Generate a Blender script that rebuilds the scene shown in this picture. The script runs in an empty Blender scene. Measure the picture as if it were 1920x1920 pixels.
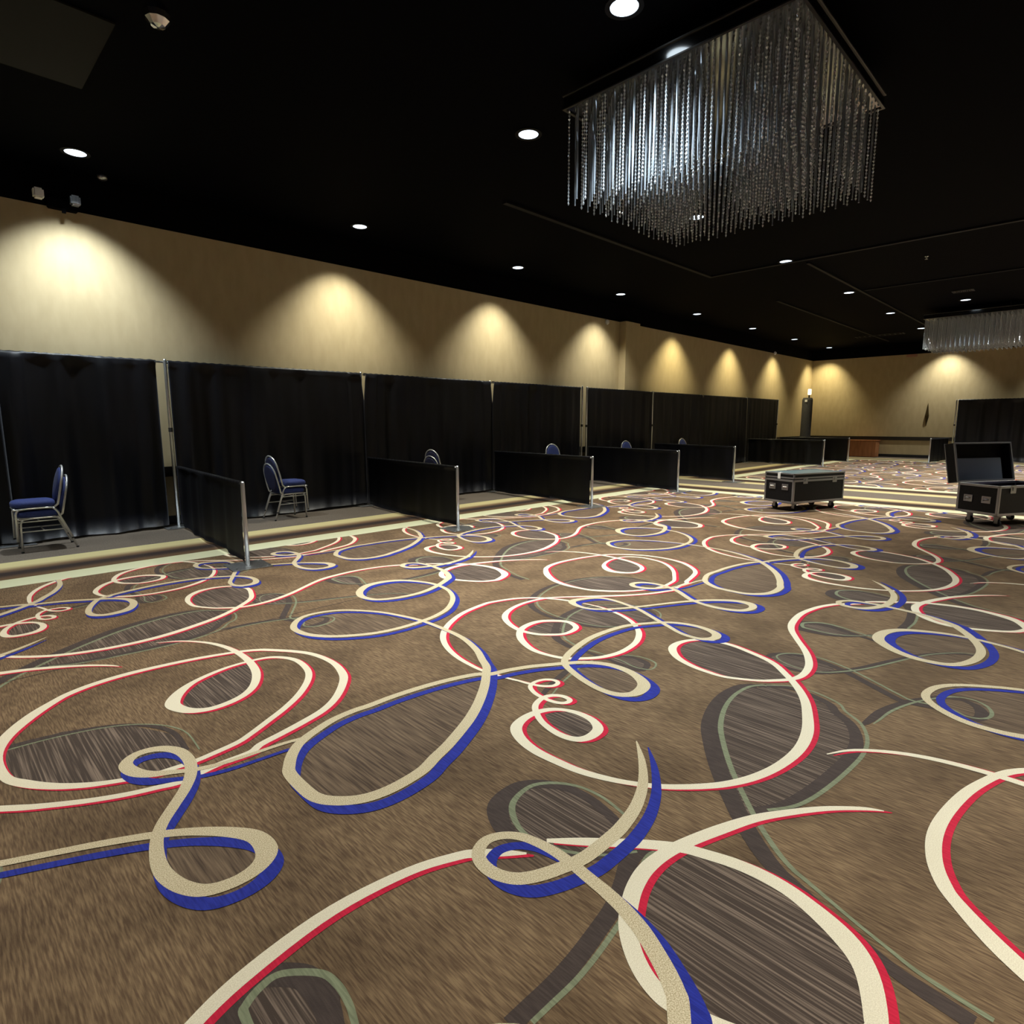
import bpy, bmesh, math, random
from mathutils import Vector, Matrix
from mathutils.geometry import tessellate_polygon
random.seed(7)
S = bpy.context.scene
C = S.collection
PI = math.pi

# ---------------------------------------------------------------- camera
cam_data = bpy.data.cameras.new('camera')
cam = bpy.data.objects.new('camera', cam_data)
C.objects.link(cam)
S.camera = cam
cam_data.sensor_width = 36.0
cam_data.lens = 1113.4 / 1920 * 36.0
cam_data.clip_end = 200
CAM_H = 1.52
pitch, roll, yaw = 0.14935, -0.0027765, 0.78264
# world: +X runs along the left wall away from the camera, +Y points to the left wall
hd = Vector((math.cos(yaw), math.sin(yaw), 0))
fw = (hd * math.cos(pitch) + Vector((0, 0, -math.sin(pitch)))).normalized()
rt = Vector((math.sin(yaw), -math.cos(yaw), 0))
up = rt.cross(fw)
r2 = rt * math.cos(roll) + up * math.sin(roll)
u2 = -rt * math.sin(roll) + up * math.cos(roll)
m3 = Matrix((r2, u2, -fw)).transposed()
cam.matrix_world = Matrix.Translation((0, 0, CAM_H)) @ m3.to_4x4()

# ---------------------------------------------------------------- world, view
W = bpy.data.worlds.new('world'); S.world = W; W.use_nodes = True
W.node_tree.nodes['Background'].inputs[0].default_value = (0.5, 0.6, 0.9, 1)
W.node_tree.nodes['Background'].inputs[1].default_value = 0.01
S.view_settings.view_transform = 'Standard'
S.view_settings.look = 'None'
S.view_settings.gamma = 1.0
S.view_settings.use_curve_mapping = False
S.view_settings.exposure = 0.0

# room numbers
WY = 10.0      # left wall
WX = 29.85     # back wall
RY = -13.0     # right wall
FX = -9.0      # wall behind the camera
CZ = 4.77      # ceiling
TZ = 4.30      # top of the tan wall covering
# lamps: (x, y, watts, colour, blend, cone)
COOL = (0.86, 0.95, 1.0); NEUT = (0.98, 0.96, 0.83); WARM = (1.0, 0.87, 0.52); FLOORC = (1.0, 0.97, 0.90)
P1 = 620.0
ROW1 = [(-6.2, 9.2, P1, COOL), (-2.2, 9.2, P1, COOL), (1.78, 9.2, P1*1.05, COOL), (5.67, 9.2, P1*.8, NEUT), (9.45, 9.2, P1*.75, NEUT),
        (13.22, 9.2, P1*.7, NEUT), (17.24, 9.2, P1*.75, WARM), (21.25, 9.2, P1*.75, WARM), (25.2, 9.2, P1*.75, WARM), (29.12, 9.12, P1*.75, WARM)]
BACK = [(29.12, 4.8, P1*.8, NEUT), (29.12, 0.8, P1*.8, NEUT), (29.12, -3.2, P1*.8, NEUT), (29.12, -7.2, P1*.8, NEUT)]
P2 = 730.0
ROW2 = [(x, y, p, FLOORC) for x, y, p, c in [(-2.6, 5.02, P2*.6, COOL), (1.35, 5.02, P2*.85, COOL), (5.33, 5.02, P2*1.35, COOL), (9.25, 5.02, P2*1.8, COOL), (13.0, 5.02, P2*1.8, COOL), (17.21, 5.02, P2*1.4, NEUT), (21.3, 5.02, P2*1.3, NEUT), (25.5, 5.02, P2, NEUT)]]
ROW3 = [(x, y, p, FLOORC if x < 4 else c) for x, y, p, c in [(-3.6, 3.05, P2*.6, COOL), (4.34, 3.05, P2*1.5, COOL), (20.48, 3.08, P2, COOL), (-3.6, -1.0, P2*.6, COOL), (0.3, -1.2, P2*.7, COOL), (-3.6, -5.0, P2, COOL), (0.3, -5.0, P2, COOL)]]

ROW4 = [(x, y, P2*1.75, FLOORC) for x, y in ((1.35, -3.2), (5.33, -3.2), (9.25, -3.2), (13.0, -3.2), (17.2, -3.2), (21.3, -3.2), (13.05, .80), (17.2, .84), (21.3, .84), (25.5, .84))]

# ---------------------------------------------------------------- helpers
def mat(name, base=(0.5, 0.5, 0.5), rough=0.6, metal=0.0, spec=0.5, **kw):
    m = bpy.data.materials.new(name); m.use_nodes = True
    p = m.node_tree.nodes['Principled BSDF']
    p.inputs['Base Color'].default_value = (*base, 1)
    p.inputs['Roughness'].default_value = rough
    p.inputs['Metallic'].default_value = metal
    p.inputs['Specular IOR Level'].default_value = spec
    for k, v in kw.items():
        p.inputs[k].default_value = v
    return m

def noisy(m, c1, c2, scale=(8, 8, 8), detail=3.0, lo=0.35, hi=0.65, bump=0.0, bscale=None, coord='Object'):
    """two-tone noise colour plus optional bump on a material"""
    nt = m.node_tree; N = nt.nodes; L = nt.links
    p = N['Principled BSDF']
    tc = N.new('ShaderNodeTexCoord'); mp = N.new('ShaderNodeMapping')
    mp.inputs['Scale'].default_value = scale
    L.new(tc.outputs[coord], mp.inputs[0])
    n = N.new('ShaderNodeTexNoise'); n.inputs['Scale'].default_value = 1.0; n.inputs['Detail'].default_value = detail
    L.new(mp.outputs[0], n.inputs[0])
    r = N.new('ShaderNodeValToRGB')
    r.color_ramp.elements[0].position = lo; r.color_ramp.elements[0].color = (*c1, 1)
    r.color_ramp.elements[1].position = hi; r.color_ramp.elements[1].color = (*c2, 1)
    L.new(n.outputs[0], r.inputs[0]); L.new(r.outputs[0], p.inputs['Base Color'])
    if bump:
        b = N.new('ShaderNodeBump'); b.inputs['Strength'].default_value = bump; b.inputs['Distance'].default_value = 0.01
        L.new(n.outputs[0], b.inputs['Height']); L.new(b.outputs[0], p.inputs['Normal'])
    return r

def obj(name, bm, m, parent=None, smooth=False):
    me = bpy.data.meshes.new(name)
    bm.normal_update()
    bm.to_mesh(me); bm.free()
    for x in (m if isinstance(m, (list, tuple)) else [m]):
        me.materials.append(x)
    if smooth:
        for f in me.polygons: f.use_smooth = True
    o = bpy.data.objects.new(name, me); C.objects.link(o)
    if parent: o.parent = parent
    return o

def tag(o, label, cat, group=None):
    o['label'] = label; o['category'] = cat
    if group: o['group'] = group
    return o

def thing(name, label, cat, loc=(0, 0, 0), rz=0.0, group=None):
    o = bpy.data.objects.new(name, None); C.objects.link(o)
    o.empty_display_size = 0.2
    o.location = loc; o.rotation_euler = (0, 0, rz)
    return tag(o, label, cat, group)

def struct(name, bm, m, parent=None):
    o = obj(name, bm, m, parent); o['kind'] = 'structure'; return o

def dup(root, loc, rz, label, group=None):
    r = root.copy(); C.objects.link(r); r.location = loc; r.rotation_euler = (0, 0, rz)
    r['label'] = label
    if group: r['group'] = group
    for ch in list(root.children):
        c = ch.copy(); C.objects.link(c); c.parent = r
        for g in list(ch.children):
            d = g.copy(); C.objects.link(d); d.parent = c
    return r

def box(bm, x0, x1, y0, y1, z0, z1, mi=0, bev=0.0):
    r = bmesh.ops.create_cube(bm, size=1.0)
    vs = r['verts']
    for v in vs:
        v.co.x = x0 + (v.co.x + .5) * (x1 - x0)
        v.co.y = y0 + (v.co.y + .5) * (y1 - y0)
        v.co.z = z0 + (v.co.z + .5) * (z1 - z0)
    fs = {f for v in vs for f in v.link_faces}
    for f in fs: f.material_index = mi
    if bev:
        es = list({e for v in vs for e in v.link_edges})
        bmesh.ops.bevel(bm, geom=es, offset=bev, segments=2, affect='EDGES', clamp_overlap=True)
    return bm

def tube(bm, pts, r, seg=10, closed=False, cap=True, flat=1.0):
    """swept round bar through pts"""
    pts = [Vector(p) for p in pts]; n = len(pts); rings = []
    ref = None
    for i, p in enumerate(pts):
        if closed: t = (pts[(i+1) % n] - pts[i-1]).normalized()
        else: t = (pts[min(i+1, n-1)] - pts[max(i-1, 0)]).normalized()
        if ref is None:
            ref = Vector((0, 0, 1)) if abs(t.z) < .9 else Vector((1, 0, 0))
        s = t.cross(ref)
        if s.length < 1e-4: s = t.cross(Vector((0, 1, 0)))
        s.normalize(); u = s.cross(t).normalized(); ref = u
        rr = r[i] if isinstance(r, (list, tuple)) else r
        rings.append([bm.verts.new(p + s*math.cos(2*PI*k/seg)*rr*flat + u*math.sin(2*PI*k/seg)*rr) for k in range(seg)])
    for i in range(n if closed else n-1):
        A, B = rings[i], rings[(i+1) % n]
        for k in range(seg):
            f = bm.faces.new((A[k], A[(k+1) % seg], B[(k+1) % seg], B[k])); f.smooth = True
    if cap and not closed:
        bm.faces.new(rings[0]); bm.faces.new(rings[-1][::-1])
    bmesh.ops.recalc_face_normals(bm, faces=bm.faces)
    return bm

def lathe(bm, prof, seg=20, c=(0, 0)):
    rings = []
    for (r, z) in prof:
        rings.append([bm.verts.new((c[0]+max(r, 1e-4)*math.cos(2*PI*k/seg), c[1]+max(r, 1e-4)*math.sin(2*PI*k/seg), z)) for k in range(seg)])
    for A, B in zip(rings, rings[1:]):
        for k in range(seg):
            bm.faces.new((A[k], A[(k+1) % seg], B[(k+1) % seg], B[k]))
    bm.faces.new(rings[0]); bm.faces.new(rings[-1][::-1])
    bmesh.ops.recalc_face_normals(bm, faces=bm.faces)
    return bm

def smooth_path(pts, n=6):
    """Catmull-Rom through points of any dimension"""
    out = []; P = [tuple(p) for p in pts]; P = [P[0]] + P + [P[-1]]
    for i in range(1, len(P)-2):
        p0, p1, p2, p3 = P[i-1], P[i], P[i+1], P[i+2]
        for k in range(n):
            t = k/n
            out.append(tuple(.5*((2*b)+(-a+c)*t+(2*a-5*b+4*c-d)*t*t+(-a+3*b-3*c+d)*t**3) for a, b, c, d in zip(p0, p1, p2, p3)))
    out.append(P[-2])
    return out

# ---------------------------------------------------------------- materials
M = {}
def carpet_mat(name, dark, light, tint, amount, sx=150.0, sy=13.0, rough=0.95, lohi=(.36, .66)):
    """carpet: fine streaks running along Y over broad blotches"""
    m = bpy.data.materials.new(name); m.use_nodes = True
    nt = m.node_tree; N = nt.nodes; L = nt.links; p = N['Principled BSDF']
    p.inputs['Roughness'].default_value = rough
    p.inputs['Specular IOR Level'].default_value = 0.15
    p.inputs['Sheen Weight'].default_value = 0.06
    p.inputs['Sheen Roughness'].default_value = 0.6
    tc = N.new('ShaderNodeTexCoord')
    mp = N.new('ShaderNodeMapping'); mp.inputs['Scale'].default_value = (sx, sy, 1); mp.inputs['Rotation'].default_value = (0, 0, 0.06)
    L.new(tc.outputs['Object'], mp.inputs[0])
    n1 = N.new('ShaderNodeTexNoise'); n1.inputs['Scale'].default_value = 1; n1.inputs['Detail'].default_value = 2
    L.new(mp.outputs[0], n1.inputs[0])
    r1 = N.new('ShaderNodeValToRGB'); r1.color_ramp.elements[0].position = lohi[0]; r1.color_ramp.elements[1].position = lohi[1]
    r1.color_ramp.elements[0].color = (*dark, 1); r1.color_ramp.elements[1].color = (*light, 1)
    L.new(n1.outputs[0], r1.inputs[0])
    n2 = N.new('ShaderNodeTexNoise'); n2.inputs['Scale'].default_value = 2.2; n2.inputs['Detail'].default_value = 4
    L.new(tc.outputs['Object'], n2.inputs[0])
    r2_ = N.new('ShaderNodeValToRGB'); r2_.color_ramp.elements[0].position = .4; r2_.color_ramp.elements[1].position = .62
    r2_.color_ramp.elements[0].color = (0, 0, 0, 1); r2_.color_ramp.elements[1].color = (amount, amount, amount, 1)
    L.new(n2.outputs[0], r2_.inputs[0])
    mx = N.new('ShaderNodeMix'); mx.data_type = 'RGBA'; mx.blend_type = 'MULTIPLY'
    L.new(r2_.outputs[0], mx.inputs[0]); L.new(r1.outputs[0], mx.inputs[6]); mx.inputs[7].default_value = (*tint, 1)
    n3 = N.new('ShaderNodeTexNoise'); n3.inputs['Scale'].default_value = 420; n3.inputs['Detail'].default_value = 1
    L.new(tc.outputs['Object'], n3.inputs[0])
    b = N.new('ShaderNodeBump'); b.inputs['Strength'].default_value = .35; b.inputs['Distance'].default_value = .004
    L.new(n3.outputs[0], b.inputs['Height']); L.new(b.outputs[0], p.inputs['Normal'])
    L.new(mx.outputs[2], p.inputs['Base Color'])
    return m

M['field'] = carpet_mat('carpet_brown', (.110, .066, .034), (.235, .155, .080), (.62, .60, .58), .9)
M['fill'] = carpet_mat('carpet_dark_oval', (.058, .040, .029), (.225, .165, .120), (.85, .85, .85), .4, 120.0, 2.2, lohi=(.46, .70))
M['mild'] = carpet_mat('carpet_mid_oval', (.070, .045, .028), (.190, .130, .078), (.8, .78, .76), .6, 100.0, 4.0)
M['darkband'] = carpet_mat('carpet_dark_band', (.048, .034, .028), (.070, .050, .040), (.85, .85, .85), .4)
M['olive'] = carpet_mat('carpet_olive', (.16, .17, .10), (.23, .25, .15), (.85, .9, .85), .4)
M['blue'] = carpet_mat('carpet_blue', (.014, .020, .20), (.022, .034, .30), (.9, .9, .9), .3)
M['red'] = carpet_mat('carpet_red', (.46, .010, .034), (.60, .016, .050), (.9, .9, .9), .3)
M['cream'] = carpet_mat('carpet_cream', (.66, .58, .41), (.80, .73, .55), (.93, .92, .9), .5, 300, 300)
M['beige'] = carpet_mat('carpet_beige', (.40, .32, .18), (.72, .62, .42), (.92, .9, .86), .5, 260, 260)
M['plain'] = carpet_mat('carpet_plain', (.110, .088, .066), (.165, .135, .105), (.85, .85, .83), .5, 60, 60)
mb = carpet_mat('carpet_border', (1, 1, 1), (1, 1, 1), (1, 1, 1), 0)
_n = mb.node_tree; _a = _n.nodes.new('ShaderNodeVertexColor'); _a.layer_name = 'Col'
_n.links.new(_a.outputs[0], _n.nodes['Principled BSDF'].inputs['Base Color'])
M['border'] = mb

def wall_mat():
    m = mat('wall_covering_tan', rough=.7, spec=.25)
    nt = m.node_tree; N = nt.nodes; L = nt.links; p = N['Principled BSDF']
    noisy(m, (.44, .355, .205), (.48, .39, .23), scale=(7, 7, 2.5), detail=6, bump=.04)
    return m
M['wall'] = wall_mat()
M['wallblack'] = mat('wall_black_paint', (.0014, .0014, .0022), .8, spec=.05)
M['ceil'] = mat('ceiling_black_paint', (.0012, .0014, .0026), .8, spec=.03)
M['ceiltrim'] = mat('ceiling_reveal_dark', (.0036, .0036, .005), .6, spec=.2)
M['rail'] = mat('chair_rail_dark_wood', (.018, .014, .012), .35)
M['base'] = mat('baseboard_black', (.010, .010, .014), .5)
M['drape'] = mat('black_drape_fabric', (.004, .004, .006), .48, spec=.6)
noisy(M['drape'], (.0025, .0027, .0052), (.005, .0055, .011), scale=(3, 3, 1), detail=4)
M['alu'] = mat('brushed_aluminium', (.52, .54, .55), .38, 1.0)
noisy(M['alu'], (.45, .47, .48), (.60, .62, .63), scale=(40, 40, 3))
M['chrome'] = mat('chrome', (.75, .76, .78), .12, 1.0)
M['silver'] = mat('silver_tube_paint', (.74, .74, .72), .3, .6)
M['blueup'] = mat('blue_upholstery', (.020, .034, .17), .8, **{'Sheen Weight': .04})
noisy(M['blueup'], (.010, .020, .10), (.024, .044, .20), scale=(160, 160, 160), detail=2)
M['backup'] = mat('dark_back_upholstery', (.018, .020, .060), .75)
M['rubber'] = mat('black_rubber', (.012, .012, .012), .7)
M['casepanel'] = mat('case_black_laminate', (.004, .004, .005), .5, spec=.25)
noisy(M['casepanel'], (.003, .003, .004), (.006, .006, .0075), scale=(30, 30, 30), bump=.02)
M['casetop'] = mat('case_top_laminate', (.06, .11, .125), .3)
M['caseedge'] = mat('case_aluminium_edge', (.36, .37, .39), .42, .9)
M['caseinner'] = mat('case_foam_lining', (.20, .25, .33), .9)
M['casepurple'] = mat('case_inner_lining', (.018, .014, .045), .85)
M['white'] = mat('white_plastic', (.75, .74, .70), .5)
M['wood'] = mat('cabinet_brown_wood', (.22, .085, .035), .5)
noisy(M['wood'], (.28, .110, .045), (.42, .175, .075), scale=(2, 30, 2), detail=4)
M['bronze'] = mat('sconce_bronze', (.055, .038, .012), .35, .6)
M['greycloth'] = mat('grey_speckled_cloth', (.04, .04, .04), .8)
noisy(M['greycloth'], (.020, .020, .022), (.075, .075, .078), scale=(60, 60, 60), detail=2)
M['framepol'] = mat('polished_dark_frame', (.30, .30, .29), .10, 1.0)
M['frameedge'] = mat('frame_edge_metal', (.09, .085, .08), .35, .9)
M['vent'] = mat('ceiling_vent_dark', (.010, .010, .011), .5)
M['brownpanel'] = mat('ceiling_panel_brown', (.0042, .0034, .0026), .7, spec=.2)
M['warmplast'] = mat('warm_plastic', (.40, .22, .15), .5)

def crystal(name, tr, tint, rough):
    m = bpy.data.materials.new(name); m.use_nodes = True
    nt = m.node_tree; N = nt.nodes; L = nt.links; p = N['Principled BSDF']
    p.inputs['Base Color'].default_value = (*tint, 1); p.inputs['Roughness'].default_value = rough
    p.inputs['Metallic'].default_value = .55; p.inputs['Specular IOR Level'].default_value = .8
    t = N.new('ShaderNodeBsdfTransparent'); mx = N.new('ShaderNodeMixShader'); mx.inputs[0].default_value = 1-tr
    L.new(t.outputs[0], mx.inputs[1]); L.new(p.outputs[0], mx.inputs[2])
    L.new(mx.outputs[0], N['Material Output'].inputs[0])
    return m
M['rod'] = crystal('clear_glass_rod', .15, (.40, .46, .52), .15)
M['bead'] = crystal('cut_crystal_bead', .12, (.62, .70, .76), .10)

def lens_mat(name, col, s):
    m = bpy.data.materials.new(name); m.use_nodes = True
    p = m.node_tree.nodes['Principled BSDF']
    p.inputs['Base Color'].default_value = (.8, .8, .8, 1)
    p.inputs['Emission Color'].default_value = (*col, 1); p.inputs['Emission Strength'].default_value = s
    return m
M['lens'] = lens_mat('lit_lamp_lens', (.72, .86, 1.0), 3.0)
M['lensW'] = lens_mat('lit_lamp_lens_neutral', (1.0, .95, .82), 3.0)

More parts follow.
